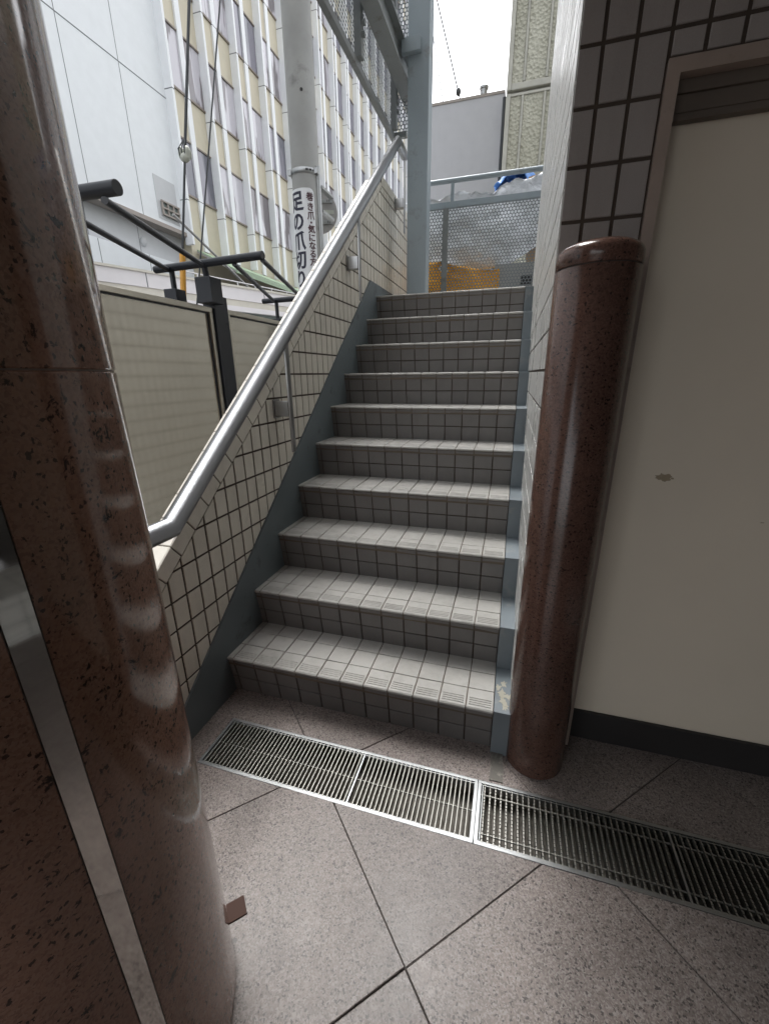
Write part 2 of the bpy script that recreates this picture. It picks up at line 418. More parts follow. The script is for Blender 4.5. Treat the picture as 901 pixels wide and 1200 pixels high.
# ------------------------------------------------------------------ left tiled wall
lw=thing('tiled_stair_wall','cream tiled parapet wall rising beside the stairs with sloping cap and grey skirting','wall',(XL,1.2,0))
PU,PV=.0757,.1145
ZT=2.83
yk=.758+19*PU
def zc(y): return .866+.776*y
core=MB()
core.prism([(XL-.001,-.8,0),(XL-.001,4.2,0),(XL-.001,4.2,2.885),(XL-.001,2.52,2.885),(XL-.001,-.8,zc(-.8)+.065)],(-.104,0,0))
core.build('mortar_core',M_grout,lw)
s=MB(); ytop=(ZT-.866)/.776
# wall plane seen from +x: U=+y, V=+z, N=+x
tiles(s,(XL,0,0),(0,1,0),(0,0,1),[(-.8,.0),(-.47,0),(yk,.30+.795*yk),(yk,zc(yk)-.003),(-.8,zc(-.8)-.003)],PU,PV,.009,.004,off=(.758,1.40))
tiles(s,(XL,0,0),(0,1,0),(0,0,1),[(yk,1.95),(4.2,1.95),(4.2,ZT-.003),(ytop,ZT-.003),(yk,zc(yk)-.003)],PU,PV,.009,.004,off=(.758,1.40))
s.build('tile_face',M_wtile,lw)
s=MB(); Lh=math.hypot(1,.776); ud=Vector((0,1,.776))/Lh; vd=Vector((0,-.776,1))/Lh
u1=(2.495+.8)*Lh
hv=.067
O=Vector((XL,-.8,zc(-.8)))
tiles(s,O,ud,vd,[(0,.003),(u1+.045,.003),(u1-.012,hv+.004),(0,hv+.004)],.1145,1,.005,.006,off=(.03,-.5),bev=.002)
# top faces of the sloping cap
tiles(s,O+vd*hv+Vector((.004,0,0)),ud,(-1,0,0),[(0,0),(u1-.012,0),(u1-.012,.109),(0,.109)],.1145,1,.004,.006,off=(.03,-.5),bev=.002)
yt=2.535
tiles(s,(XL,0,0),(0,1,0),(0,0,1),[(yt-.025,ZT+.003),(4.2,ZT+.003),(4.2,ZT+.072),(yt+.005,ZT+.072)],PU*1.5,1,.005,.006,off=(.758,-.5),bev=.002)
tiles(s,(XL+.004,0,ZT+.066),(0,1,0),(-1,0,0),[(yt,0),(4.2,0),(4.2,.109),(yt,.109)],PU*1.5,1,.004,.006,off=(.758,-.5),bev=.002)
s.build('coping',M_wtile,lw)
# outer face towards the street
s=MB()
tiles(s,(XL-.105,0,0),(0,-1,0),(0,0,1),[(-yk,0),(.8,0),(.8,zc(-.8)+.055),(-yk,zc(yk)+.055)],PU,PV,.009,.004,off=(.758,1.40))
tiles(s,(XL-.105,0,0),(0,-1,0),(0,0,1),[(-4.2,0),(-yk,0),(-yk,zc(yk)+.055),(-2.5,2.84),(-4.2,2.84)],PU,PV,.0065,.004,off=(.758,1.40))
s.build('outer_tile_face',M_btile,lw)
s=MB()
def zs(y): return .374+.795*y
s.prism([(XL+.004,-.47,.0),(XL+.004,4.0,0),(XL+.004,4.0,2.09),(XL+.004,2.16,2.09),(XL+.004,-.47,.004)],(.010,0,0))
s.build('skirting_board',M_skirt,lw)

# ------------------------------------------------------------------ handrail
XH=-1.08
def zh(y): return 1.110+.7668*y
hr=thing('handrail','thick stainless steel handrail running up the cream tiled stair wall','handrail',(XH,1.2,0))
s=MB()
yb=-.252; yt2=2.70
s.tube([(XH,-.75,zh(yb)),(XH,yb,zh(yb)),(XH,yt2,zh(yt2)),(XH,2.94,zh(yt2)-.004)],.0345,28)
s.build('rail',M_inox,hr)
for (yp,z0,z1,zb) in ((.615,1.02,zh(.615)-.02,1.235),(1.70,1.875,zh(1.70)-.02,2.105),(2.93,2.60,zh(2.70)-.02,2.83)):
    s=MB(); s.box(XH-.005,XH+.005,yp-.017,yp+.017,z0,z1,.002); p=s.build('post',M_inoxd,hr)
    s=MB(); s.box(XL+.004,XH-.0052,yp-.022,yp+.022,zb-.037,zb+.037,.002); s.build('bracket',M_inoxd,hr)
    s=MB(); s.box(XL+.0065,XL+.0115,yp-.030,yp+.030,zb-.045,zb+.045,.001); s.build('wall_plate',M_inoxd,hr)

# ------------------------------------------------------------------ right-hand building
rb=thing('tiled_building','building corner with pale tiled stair side and dark tiled front around a recessed beige panel','building',(1.6,1.5,0))
ZC=2.85
s=MB()   # facade front wall around the opening (grout coloured carcass)
XO,ZO=.262,2.092
s.box(XW+.001,XO,YF+.002,YF+.26,0,9)
s.box(XO,3.2,YF+.002,YF+.26,ZO,9)
s.box(XW+.001,.45,YF+.26,2.84,0,9)
s.build('wall_core',M_grout,rb)
s=MB()
tiles(s,(0,YF+.002,0),(1,0,0),(0,0,1),[(XW,0),(XO-.002,0),(XO-.002,ZC),(XW,ZC)],.0735,.1235,.0095,.004,off=(.1165,1.781))
tiles(s,(0,YF+.002,0),(1,0,0),(0,0,1),[(XO-.002,ZO+.008),(3.2,ZO+.008),(3.2,ZC),(XO-.002,ZC)],.0735,.1235,.0095,.004,off=(.1165,1.781))
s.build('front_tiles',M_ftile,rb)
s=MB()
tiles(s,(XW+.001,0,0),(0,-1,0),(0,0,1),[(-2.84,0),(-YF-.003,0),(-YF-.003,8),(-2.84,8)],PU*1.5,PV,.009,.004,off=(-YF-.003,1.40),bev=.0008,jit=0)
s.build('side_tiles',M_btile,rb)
s=MB()   # moulded frame of the opening
fw=.030
s.prism([(XO+.002,YF-.010,0),(XO+fw,YF-.010,0),(XO+fw,YF-.010,ZO-fw),(XO+.002,YF-.010,ZO)],(0,.066,0))
s.prism([(XO+.002,YF-.010,ZO),(XO+fw,YF-.010,ZO-fw),(3.2,YF-.010,ZO-fw),(3.2,YF-.010,ZO)],(0,.05,0))
s.build('opening_frame',M_frame,rb)
s=MB(); s.box(XO+.012,3.2,.185,.27,0,1.985); pn=s.build('recessed_panel',M_beigewall,rb)
# paint chips on the panel: thin flakes with their own outline
def flake(cx,cz,w,h,seed,n=22):
    rnd=random.Random(seed); P=[]
    for i in range(n):
        a=2*PI*i/n; q=1+rnd.uniform(-.35,.25); P.append((cx+w*math.cos(a)*q,.1835,cz+h*math.sin(a)*q))
    return P
M_chip=mat_paint('bare_plaster',(.36,.29,.20),.8,.2,(.50,.43,.33),dscale=60)
for args in ((.4515,1.076,.023,.0125,3),(.474,1.073,.004,.003,5,9),(.735,.950,.006,.0015,8,10)):
    s=MB(); s.prism(flake(*args),(0,.0012,0)); s.build('paint_chip',M_chip,pn)
s=MB(); s.box(XO+.014,3.2,.162,.30,1.985,2.0); s.box(XO+.014,3.2,.158,.20,2.0,2.035); s.box(XO+.014,3.2,.150,.20,2.035,2.062); s.build('lintel',M_lintel,rb)
s=MB(); s.box(XO-.05,3.2,.171,.184,0,.130,.003); s.build('baseboard',M_base,rb)

# building mass above the entrance, soffit; unseen walls added to block light from behind
ps=thing('entrance_passage','sheltered entrance passage with grey soffit and unseen back wall added to block light','building',(1,-3,0))
s=MB(); s.box(-1.15,3.3,-4.6,YF-.012,ZC,9); s.build('soffit',M_ceil,ps)
s=MB(); s.box(3.2,3.4,-4.6,.3,0,ZC); s.box(-.10,3.199,-4.6,-4.4,0,ZC-.002); s.build('light_block_wall',M_dark,ps)
# low tiled plinth that the metal trim of the column mirrors
pl=thing('tiled_plinth','low white tiled plinth along the passage side','plinth',(1.9,-1.2,0))
s=MB(); s.box(1.72,2.2,-2.7,.1,0,.27); s.build('core',M_grout,pl)
M_plt=mat_tile('white_plinth_tile',(.80,.80,.76),.3,.04,.05)
s=MB(); tiles(s,(1.72,0,0),(0,-1,0),(0,0,1),[(-.1,0),(2.7,0),(2.7,.27),(-.1,.27)],.1145,.1145,.006,.004)
tiles(s,(1.72,-2.7,.27),(1,0,0),(0,1,0),[(0,0),(.48,0),(.48,2.8),(0,2.8)],.1145,.1145,.006,.004); s.build('tile_face',M_plt,pl)

# ------------------------------------------------------------------ granite columns
bc=thing('granite_column','big round polished brown granite column in the left foreground with a steel trim strip','column',(-.812,-.994,0))
cx,cy,cr=-.812,-.994,.31
th0,th1=R(-9.76),R(-4.27)
for nm,z0,z1 in (('lower_drum',.012,1.4005),('upper_drum',1.4025,ZC)):
    s=MB(); a0=th1+.006; a1=2*PI+th0-.006
    s.lathe([(cr-.02,z0),(cr-.002,z0),(cr,z0+.002),(cr,z1-.002),(cr-.002,z1),(cr-.02,z1)],cx,cy,200,a0,a1,False)
    s.build(nm,M_brown,bc,40)
s=MB(); s.lathe([(cr-.0025,0),(cr-.0025,ZC)],cx,cy,128); s.build('joint_filler',M_jfill,bc)
s=MB()
p0=Vector((cx+cr*math.cos(th0),cy+cr*math.sin(th0),0)); p1=Vector((cx+cr*math.cos(th1),cy+cr*math.sin(th1),0))
dn=Vector((math.cos((th0+th1)/2),math.sin((th0+th1)/2),0))
s.prism([p0+dn*.0005,p1+dn*.0005,p1+dn*.0005+Vector((0,0,ZC)),p0+dn*.0005+Vector((0,0,ZC))],-dn*.012)
s.build('metal_trim',M_strip_m,bc)

rc=thing('granite_post','short free standing polished brown granite post with domed cap beside the steps','bollard',(.161,.036,0))
pr=.1025; px_,py_=.158,.034
s=MB(); s.lathe([(pr-.02,0),(pr,.001),(pr,1.638),(pr-.0015,1.640),(pr-.02,1.640)],px_,py_,128); s.build('shaft',M_brown2,rc,40)
s=MB(); s.lathe([(pr-.02,1.6425),(pr-.0015,1.6425),(pr,1.644),(pr,1.672),(pr-.004,1.682),(pr-.012,1.690),(pr-.03,1.698),(.04,1.705),(0.0001,1.707)],px_,py_,128); s.build('cap',M_brown2,rc,50)
s=MB(); s.lathe([(pr-.003,1.63),(pr-.003,1.65)],px_,py_,64); s.build('joint_line',M_floorgrout,rc)

# mortar patch and little brown inlay in the floor
s=MB(); rnd=random.Random(4)
P=[(.004,.026),(.004,-.02),(.006,-.07),(.004,-.118),(.05,-.118),(.052,-.06),(.047,-.01),(.05,.024)]
s.prism([(x,y,.0015) for x,y in P],(0,0,.004))
tag(s.build('mortar_patch',M_patch),'rough pale mortar patch on the floor between bottom step and drain grate','floor patch')
s=MB(); a=Vector((-.640,-.700,.0012)); u=Vector((.024,.024,0)); v=Vector((-.024,.024,0))
s.obox(a,u*.7,v*.7,(0,0,.0025)); tag(s.build('floor_marker',M_inlay),'small brown square floor marker beside the big column foot','floor marker')

# ------------------------------------------------------------------ drain grates
def grate(x0,x1,label,pitch,twist,rods,div):
    t=thing('drain_grate',label,'drain grate',((x0+x1)/2,(GY0+GY1)/2,0),'drain grates across the foot of the stairs')
    s=MB(); w=.011
    s.box(x0,x1,GY0,GY0+w,-.03,.002,.0012); s.box(x0,x1,GY1-w,GY1,-.03,.002,.0012)
    s.box(x0,x0+w,GY0+w,GY1-w,-.03,.0015); s.box(x1-w,x1,GY0+w,GY1-w,-.03,.0015)
    s.box(x0+w,x1-w,GY0+w+.002,GY0+w+.005,-.03,-.002); s.box(x0+w,x1-w,GY1-w-.005,GY1-w-.002,-.03,-.002)
    if div: s.box(div-.003,div+.003,GY0+w,GY1-w,-.03,.001)
    s.box(x0+w+.0045,x0+w+.007,GY0+w+.007,GY1-w-.007,-.03,-.001)
    s.build('frame',M_grate,t)
    s=MB(); x=x0+w+pitch*.7
    while x<x1-w-.004:
        if not div or abs(x-div)>.006:
            if twist:
                y=GY0+w; k=0
                while y<GY1-w-.001:    # serrated anti-slip bar
                    y2=min(y+.012,GY1-w); s.box(x-.0022,x+.0022,y,y2-.004,-.028,.0012); s.box(x-.0018,x+.0018,y2-.004,y2,-.028,-.0012); y=y2
            else: s.box(x-.0017,x+.0017,GY0+w,GY1-w,-.028,.0008)
        x+=pitch
    s.build('bars',M_gratebar,t)
    s=MB()
    for yy in rods: s.tube([(x0+w,yy,-.011),(x1-w,yy,-.011)],.003,8)
    s.build('cross_rods',M_gratebar,t)
    s=MB(); s.box(x0,x1,GY0,GY1,-.085,-.075); s.box(x0,x1,GY0,GY0+.004,-.075,-.031); s.box(x0,x1,GY1-.004,GY1,-.075,-.031)
    s.build('channel',M_pit,t)
grate(-1.062,-.034,'stainless drain grate with plain narrow bars in front of the bottom step',.0158,False,[(GY0+GY1)/2],-.46)
grate(-.032,1.6,'stainless drain grate with serrated bars running past the granite post to the right',.0182,True,[GY0+.045,GY1-.045],.56)

# ------------------------------------------------------------------ landing steelwork
cl=thing('steel_column','blue grey painted square steel column standing on the landing','column',(-.92,2.79,2.0))
s=MB(); s.box(-1.006,-.835,2.72,2.87,2.0,8.5,.010); s.build('shaft',M_steel,cl)
s=MB(); s.box(-1.045,-.900,2.675,2.7185,3.71,3.80,.003); s.build('bracket_plate',M_steel,cl)
YR=3.35
rl=thing('landing_railing','blue grey railing with perforated infill panel at the back of the landing','railing',(-.4,YR,2.0))
s=MB(); s.tube([(-.95,YR,3.105),(.42,YR,3.105)],.021,16); s.build('top_rail',M_steel,rl)
s=MB(); s.box(-.95,.42,YR-.02,YR+.02,2.885,2.935,.003); s.build('middle_rail',M_steel,rl)
s=MB(); s.box(-.95,.42,YR-.02,YR+.02,2.05,2.09,.003); s.build('bottom_rail',M_steel,rl)
for xx in (-.775,.36):
    s=MB(); s.box(xx-.026,xx+.026,YR-.026,YR+.014,2.0,2.8845,.003); s.build('post',M_steeldk,rl)
s=MB(); s.box(-.735,-.705,YR-.014,YR+.014,2.936,3.086); s.build('short_stay',M_steel,rl)
s=MB(); perf(s,(-.93,YR+.004,2.10),(1,0,0),(0,0,1),1.33,.79,.030,.0125,.002); s.build('perforated_panel',M_perf,rl)

ub=thing('walkway_balustrade','overhead grey steel walkway balustrade with perforated sheet above the landing','balustrade',(-1.15,2,3.4))
s=MB(); s.box(-1.225,-1.185,-1.0,3.03,3.335,3.375,.002); s.box(-1.185,-1.08,2.99,3.03,3.337,3.377,.002); s.build('bottom_rail',M_steeldk,ub)
s=MB(); perf(s,(-1.205,.5,3.39),(0,1,0),(0,0,1),2.50,1.15,.030,.0125,.002); perf(s,(-1.19,3.012,3.39),(1,0,0),(0,0,1),.12,1.15,.030,.0125,.002); s.build('perforated_sheet',M_perf,ub)
for yy in (.35,1.18,2.07,2.945):
    s=MB(); s.box(-1.20,-1.150,yy-.028,yy+.028,3.376,4.6,.003); p=s.build('post',M_steeldk,ub)
    for zz in (3.46,3.52):
        s=MB(); bm=bmesh.new(); bmesh.ops.create_cone(bm,cap_ends=True,segments=6,radius1=.016,radius2=.016,depth=.02); s.addbm(bm,False,Matrix.Translation((-1.140,yy-.004,zz+.03))@Matrix.Rotation(PI/2,4,'Y'))
        s.build('bolt',M_steeldk,p)
s=MB(); s.box(-1.13,-1.02,-.3,3.3,3.595,3.610,.002); s.box(-1.13,-1.02,-.3,3.3,3.79,3.805,.002); s.box(-1.081,-1.069,-.3,3.3,3.611,3.789); s.build('beam',M_steeldk,ub)

# ------------------------------------------------------------------ covered heap behind the railing, on the next roof
s=MB(); s.box(-6,6,3.55,9.8,1.70,1.98); tag(s.build('neighbour_roof',M_roofc),'flat grey concrete roof behind the landing carrying the covered heap','roof')
def cloth(name,label,cat,mat,fx,nu,nv,th=.006,seed=0):
    me=bpy.data.meshes.new(name); V=[fx(i/nu,j/nv) for j in range(nv+1) for i in range(nu+1)]
    F=[(j*(nu+1)+i,j*(nu+1)+i+1,(j+1)*(nu+1)+i+1,(j+1)*(nu+1)+i) for j in range(nv) for i in range(nu)]
    me.from_pydata(V,[],F); me.polygons.foreach_set('use_smooth',[True]*len(F)); me.materials.append(mat)
    o=bpy.data.objects.new(name,me); COL.objects.link(o); md=o.modifiers.new('thickness','SOLIDIFY'); md.thickness=th
    return tag(o,label,cat)
from mathutils import noise as mnoise
def fr(x,y,z,sc,amp): return amp*mnoise.fractal(Vector((x*sc,y*sc,z*sc)),1.0,2.0,5)
def silver(u,v):
    # v 0..0.6 front face hanging, 0.6..1 top
    x=-1.25+1.5*u
    top=3.03+.16*max(0,(x+.70))+fr(x,2,5,4.5,.05)
    low=2.36+.06*u+max(0,u-.72)*.9
    if v<.6: t=v/.6; y=3.56+.12*(1-t)*0+.05*math.sin(9*x+3*t)*(1-t)+fr(x,t*.9,1,3.5,.05); z=low+(top-low)*t
    else: t=(v-.6)/.4; y=3.56+1.1*t+fr(x,t,1,3,.04); z=top+.05*math.sin(t*2.5)+fr(x,t*1.2,7,5,.05)
    return (x,y,z)
cloth('silver_tarp','crumpled silver tarpaulin draped over the heap behind the perforated panel','tarpaulin',M_silver,silver,110,90)
def otp(u,v):
    x=-1.2+.95*u
    top=2.42+.05*math.sin(5*x)
    if v<.6: t=v/.6; y=3.46+.03*math.sin(14*x)+fr(x,t,3,4,.03); z=1.985+(top-1.985)*t
    else: t=(v-.6)/.4; y=3.46+.5*t; z=top+fr(x,t,3,4,.03)
    return (x,y,z)
cloth('orange_tarp','bright orange sheet showing under the silver tarpaulin at the landing railing','tarpaulin',M_otarp,otp,60,40)
def blt(u,v):
    x=-.36+.46*u; y=3.585+.7*v
    z=3.14+.11*math.sin(PI*min(1,u*1.1))*(1-.4*v)+fr(x,y,2,8,.07)
    if v<.12: z-= (.12-v)/.12*(.06+.28*max(0,(u-.55))*2)
    return (x,y,z)
cloth('blue_tarp','blue crumpled tarpaulin lying on top of the silver one','tarpaulin',M_blue,blt,60,50)
def wht(u,v):
    x=-.42+.42*u; y=3.585+.5*v; z=3.055+.07*u+fr(x,y,9,7,.035)
    return (x,y,z)
s=MB(); s.obox((.02,3.62,2.75),(.055,0,.01),(0,.012,0),(-.04,0,.40)); s.obox((.12,3.66,2.85),(.05,0,0),(0,.012,0),(0,0,.32))
tag(s.build('wooden_board',M_brownb),'brown wooden boards leaning at the right end of the covered heap','board')
s=MB(); s.obox((.0,3.50,2.20),(.30,0,0),(0,.01,0),(0,0,.215),.004); tag(s.build('grey_sheet',M_greysheet),'grey flat sheet standing low at the right behind the perforated panel','sheet')
s=MB(); s.obox((.01,3.484,2.26),(.05,0,0),(0,.005,0),(0,0,.04)); o=s.build('painted_dark_hole',M_base); tag(o,'small dark box standing in for the shaded hole in the low grey sheet','box')  # dark box drawn in place of the hole's shade in the sheet

# ------------------------------------------------------------------ far buildings on the axis of the stairs
gb=thing('grey_building','plain grey windowless building beyond the landing with a stub chimney','building',(-2,15,0))
s=MB(); s.box(-3.6,-.93,14,22,0,8.95); s.build('wall',M_greyb,gb)
s=MB(); s.box(-3.62,-.91,13.98,22,8.952,9.02); s.build('roof_edge',M_ledge,gb)
s=MB(); s.tube([(-1.55,14.4,8.9),(-1.55,14.4,9.33)],.10,16); s.tube([(-1.55,14.4,9.331),(-1.55,14.4,9.38)],.13,16); s.build('chimney',M_galv,gb)
s=MB(); s.tube([(-.915,13.9,1.0),(-.915,13.9,8.8)],.05,10); s.build('downpipe',M_wire,gb)

bb=thing('concrete_building','beige concrete building with rough pebbled wall panels behind the pale tiled wall','building',(1.5,11.5,0))
s=MB(); s.box(-.66,4,10.14,16,0,16); s.build('wall_core',M_concf,bb)
zj=[2.6,4.78,6.99,9.2,11.4,13.6]
fr_=MB(); inf=MB()
for k in range(len(zj)-1):
    z0=zj[k]+.03; z1=zj[k+1]-.03
    # smooth frame pieces
    fr_.box(-.66,-.57,10.03,10.139,z0,z1,.008)
    fr_.box(-.345,-.300,10.045,10.139,z0+.12,z1-.05,.012)
    fr_.box(.095,.14,10.045,10.139,z0+.12,z1-.05,.012)
    fr_.box(.23,.32,10.03,10.139,z0,z1,.008)
    fr_.box(-.569,.229,10.045,10.139,z0,z0+.11,.012); fr_.box(-.569,.229,10.05,10.139,z1-.045,z1,.006)
    for a,b in ((-.565,-.35),(-.295,.09),(.145,.225),(.33,1.9)):
        inf.box(a,b,10.075,10.138,z0+.115,z1-.05)
fr_.build('panel_frame',M_concf,bb); inf.build('pebbled_infill',M_texc,bb)

def wire(name,label,pts,r,mat=None,sag=0):
    s=MB(); a=Vector(pts[0]); b=Vector(pts[1])
    P=[a.lerp(b,i/16)-Vector((0,0,sag*4*(i/16)*(1-i/16))) for i in range(17)]
    s.tube(P,r,6); return tag(s.build(name,mat or M_wire),label,'cable')
wire('overhead_cable','thin overhead cable with a small dark fitting over the grey building',[(-3.216-.756,15.5,12.28+2.34),(-2.46+.25,15.5,9.94-.78)],.024)
wire('overhead_cable','thin plain overhead cable close to the steel column edge',[(-3.234-.576,15.5,11.08+2.66),(-2.80,15.5,9.08)],.017)
s=MB(); bm=bmesh.new(); bmesh.ops.create_icosphere(bm,subdivisions=2,radius=.085); s.addbm(bm,True,Matrix.Translation((-2.46,15.49,9.94))@Matrix.Diagonal((1,1,1.3,1))); o=s.build('cable_fitting',M_wire); tag(o,'small dark lump clamped on the overhead cable','cable fitting')

# ------------------------------------------------------------------ street furniture to the left
XB=-2.10
def board(y0,y1,ztop,label):
    t=thing('notice_board',label,'notice board',(XB,(y0+y1)/2,0),'brushed metal boards beside the stairs')
    s=MB(); s.box(XB-.02,XB,y0+.02,y1-.02,.32,ztop-.02); s.build('panel',M_board,t)
    s=MB(); f=.032
    s.box(XB-.03,XB+.022,y0,y1,ztop-f,ztop,.003); s.box(XB-.03,XB+.022,y0,y1,.30,.30+f,.003)
    s.box(XB-.03,XB+.0215,y0,y0+f,.30+f,ztop-f); s.box(XB-.03,XB+.0215,y1-f,y1,.30+f,ztop-f); s.build('frame',M_boardf,t)
    s=MB(); q=.010
    s.box(XB-.005,XB+.006,y0+f,y1-f,ztop-f-q,ztop-f); s.box(XB-.005,XB+.006,y1-f-q,y1-f,.32+f,ztop-f-q); s.build('gasket',M_black,t)
    for yy in (y0+.06,y1-.06):
        s=MB(); s.box(XB-.06,XB-.031,yy-.02,yy+.02,-.012,ztop-.1); s.build('leg',M_black,t)
board(.05,1.425,1.848,'wide brushed metal board nearest the big column left of the stair wall')
board(1.585,2.95,1.858,'second brushed metal board beyond the black square post')
pf=thing('pipe_frame','black painted pipe frame of cross bars and long tubes above the metal boards','pipe frame',(-2.1,1.4,0))
def tb(name,pts,r,par): s=MB(); s.tube(pts,r,16); return s.build(name,M_black,par)
tb('cross_bar',[(-2.5,.25,2.1),(-1.575,.28,2.1)],.027,pf)
tb('cross_bar',[(-2.47,1.385,2.1),(-1.572,1.305,2.1)],.024,pf)
tb('cross_bar',[(-2.49,2.77,2.1),(-1.6,2.70,2.1)],.024,pf)
tb('long_tube',[(-1.64,.27,2.062),(-2.03,1.31,2.085)],.015,pf)
tb('long_tube',[(-1.90,.30,2.062),(-2.34,1.36,2.085)],.015,pf)
tb('long_tube',[(-1.80,1.33,2.075),(-2.35,2.74,2.09)],.015,pf)
tb('long_tube',[(-1.58,1.31,2.075),(-2.03,2.72,2.09)],.015,pf)
for x,y,zb,w in ((-2.325,1.372,1.965,.05),(-2.335,2.757,1.93,.05)):
    p=tb('stem',[(x,y,zb-.02),(x,y,2.09)],.018,pf); s=MB(); s.box(x-w,x+w,y-w,y+w,zb-.12,zb,.006); s.build('socket',M_black,p)
    s=MB(); s.box(x-.03,x+.03,y-.03,y+.03,-.012,zb-.1); s.build('leg',M_black,p)
s=MB(); s.box(-2.16,-2.06,1.435,1.575,-.012,1.93,.006); s.build('post',M_black,pf)
tb('stem',[(-2.05,1.38,1.98),(-2.05,1.36,2.09)],.020,pf)
s=MB(); s.box(-2.11,-1.99,1.32,1.44,1.862,2.02,.006); s.build('socket',M_black,pf)

# utility pole with wrapped advertisement
PX,PY=-2.252,3.42
up_=thing('utility_pole','grey concrete utility pole standing behind the stair wall','utility pole',(PX,PY,0))
s=MB(); s.lathe([(.152,-.012),(.138,4.6),(.125,9.5)],PX,PY,48); s.build('shaft',M_pole,up_)
vx=Vector((-.027-PX,-1.28-PY,0)).normalized()
a_cam=math.atan2(vx.y,vx.x)
s=MB(); s.lathe([(.140,3.325),(.1485,3.325),(.1485,3.372),(.140,3.372)],PX,PY,48); 
for da in (-1.35,.75): 
    c=Vector((PX+.158*math.cos(a_cam+da),PY+.158*math.sin(a_cam+da),3.35)); s.box(c.x-.018,c.x+.018,c.y-.018,c.y+.018,3.325,3.375,.003)
s.build('steel_band',M_galv,up_)
s=MB()
for da in (.1,.35,.6):
    c=Vector((PX+.1490*math.cos(a_cam+da),PY+.1490*math.sin(a_cam+da),3.350)); s.obox(c,Vector((-math.sin(a_cam+da),math.cos(a_cam+da),0))*.013,Vector((math.cos(a_cam+da),math.sin(a_cam+da),0))*.001,(0,0,.008))
s.build('band_slot',M_base,up_)
s=MB(); bm=bmesh.new(); bmesh.ops.create_cone(bm,cap_ends=True,segments=12,radius1=.014,radius2=.014,depth=.01); 
aa=a_cam+.05; s.addbm(bm,False,Matrix.Translation((PX+.1385*math.cos(aa),PY+.1385*math.sin(aa),3.98))@Matrix.Rotation(aa,4,'Z')@Matrix.Rotation(PI/2,4,'Y')); s.build('step_bolt_hole',M_base,up_)
sg=thing('pole_sign','white wraparound pole advertisement with dark Japanese lettering','sign',(PX,PY,2.4))
def rpole(z): return .152-(.014)*(z/4.6)
s=MB(); n=60; A0=a_cam-2.7; A1=a_cam+.52; V=[]; zs_=[1.9,1.95,2.5,3.12,3.165,3.185,3.195]
def corner(z): # rounded upper corner
    return 0 if z<3.13 else (.05-math.sqrt(max(0,.05**2-(z-3.145)**2))) if z>3.145 else 0
for z in zs_:
    ins=corner(z)/.17
    for i in range(n+1):
        a=A0+ins+(A1-A0-2*ins)*i/n; r=rpole(z)+.004; V.append((PX+r*math.cos(a),PY+r*math.sin(a),z))
F=[(k*(n+1)+i,k*(n+1)+i+1,(k+1)*(n+1)+i+1,(k+1)*(n+1)+i) for k in range(len(zs_)-1) for i in range(n)]
s.add(V,F,True); s.build('sheet',M_white,sg)
def glyph(ch,size,phi,z,mat,bold):
    """one character, converted to a mesh, bent round the pole; phi>0 is to the right as seen from the stairs"""
    cu=bpy.data.curves.new('lettering','FONT'); cu.body=ch; cu.size=size; cu.align_x='CENTER'; cu.align_y='CENTER'; cu.offset=bold; cu.extrude=.0006; cu.resolution_u=3
    ob=bpy.data.objects.new('lettering',cu); COL.objects.link(ob)
    dg=bpy.context.evaluated_depsgraph_get(); me=bpy.data.meshes.new_from_object(ob.evaluated_get(dg))
    bpy.data.objects.remove(ob)
    bm=bmesh.new(); bm.from_mesh(me); bmesh.ops.triangulate(bm,faces=bm.faces)
    for _ in range(2):
        es=[e for e in bm.edges if abs(e.verts[0].co.x-e.verts[1].co.x)>size*.12]
        if es: bmesh.ops.subdivide_edges(bm,edges=es,cuts=1)
    bmesh.ops.triangulate(bm,faces=bm.faces)
    out=[]
    for v in bm.verts:
        zz=z+v.co.y; r=rpole(zz)+.0062+v.co.z; a=a_cam+phi+v.co.x/r
        v.co=Vector((PX+r*math.cos(a),PY+r*math.sin(a),zz))
    m=MB(); m.addbm(bm); return m
big=MB(); small=MB()
def cat(dst,m): dst.add(m.v,m.f)
for i,ch in enumerate('足の爪切り'): cat(big,glyph(ch,.180,-.86,3.075-i*.176,M_ink,.0052))
for i,ch in enumerate(['巻','き','爪','・','気','に','な','る','方']): cat(small,glyph(ch,.078,.20,3.115-[0,.088,.165,.228,.285,.362,.435,.51,.585][i],M_ink2,.0016))
big.build('large_lettering',M_ink,sg); small.build('small_lettering',M_ink2,sg)

# round road sign seen from behind, on a thin post strapped to the pole
rs=thing('road_sign','round grey road sign seen from behind on a thin post beside the utility pole','road sign',(-2.06,3.75,0))
DX,DY,DZ=-2.275,3.74,3.125
s=MB(); bm=bmesh.new(); bmesh.ops.create_cone(bm,cap_ends=True,segments=64,radius1=.212,radius2=.212,depth=.006)
nd=Vector((.38,-.92,0)).normalized(); ang=math.atan2(nd.y,nd.x)
s.addbm(bm,False,Matrix.Translation((DX,DY,DZ))@Matrix.Rotation(ang,4,'Z')@Matrix.Rotation(PI/2,4,'Y')); s.build('disc',M_alu,rs)
tv=Vector((-nd.y,nd.x,0))
for dz,ln in ((.105,.11),(-.095,.11)):
    s=MB(); s.obox(Vector((DX,DY,DZ+dz))+nd*.014+tv*.06,tv*.10,nd*.008,(0,0,.018)); s.build('mounting_channel',M_galv,rs)
    s=MB()
    for k in (0,1): s.obox(Vector((DX,DY,DZ+dz))+nd*.0235+tv*(.105+.022*k),tv*.003,nd*.0012,(0,0,.011))
    s.build('channel_slot',M_base,rs)
s=MB(); s.obox(Vector((DX,DY,DZ+.005))+nd*.0045+tv*.125,tv*.05,nd*.001,(0,0,.018)); s.build('sticker',M_porc,rs)
s=MB(); s.tube([(-2.105,3.40,-.012),(-2.105,3.40,3.40)],.024,14); s.build('post',M_galv,rs)
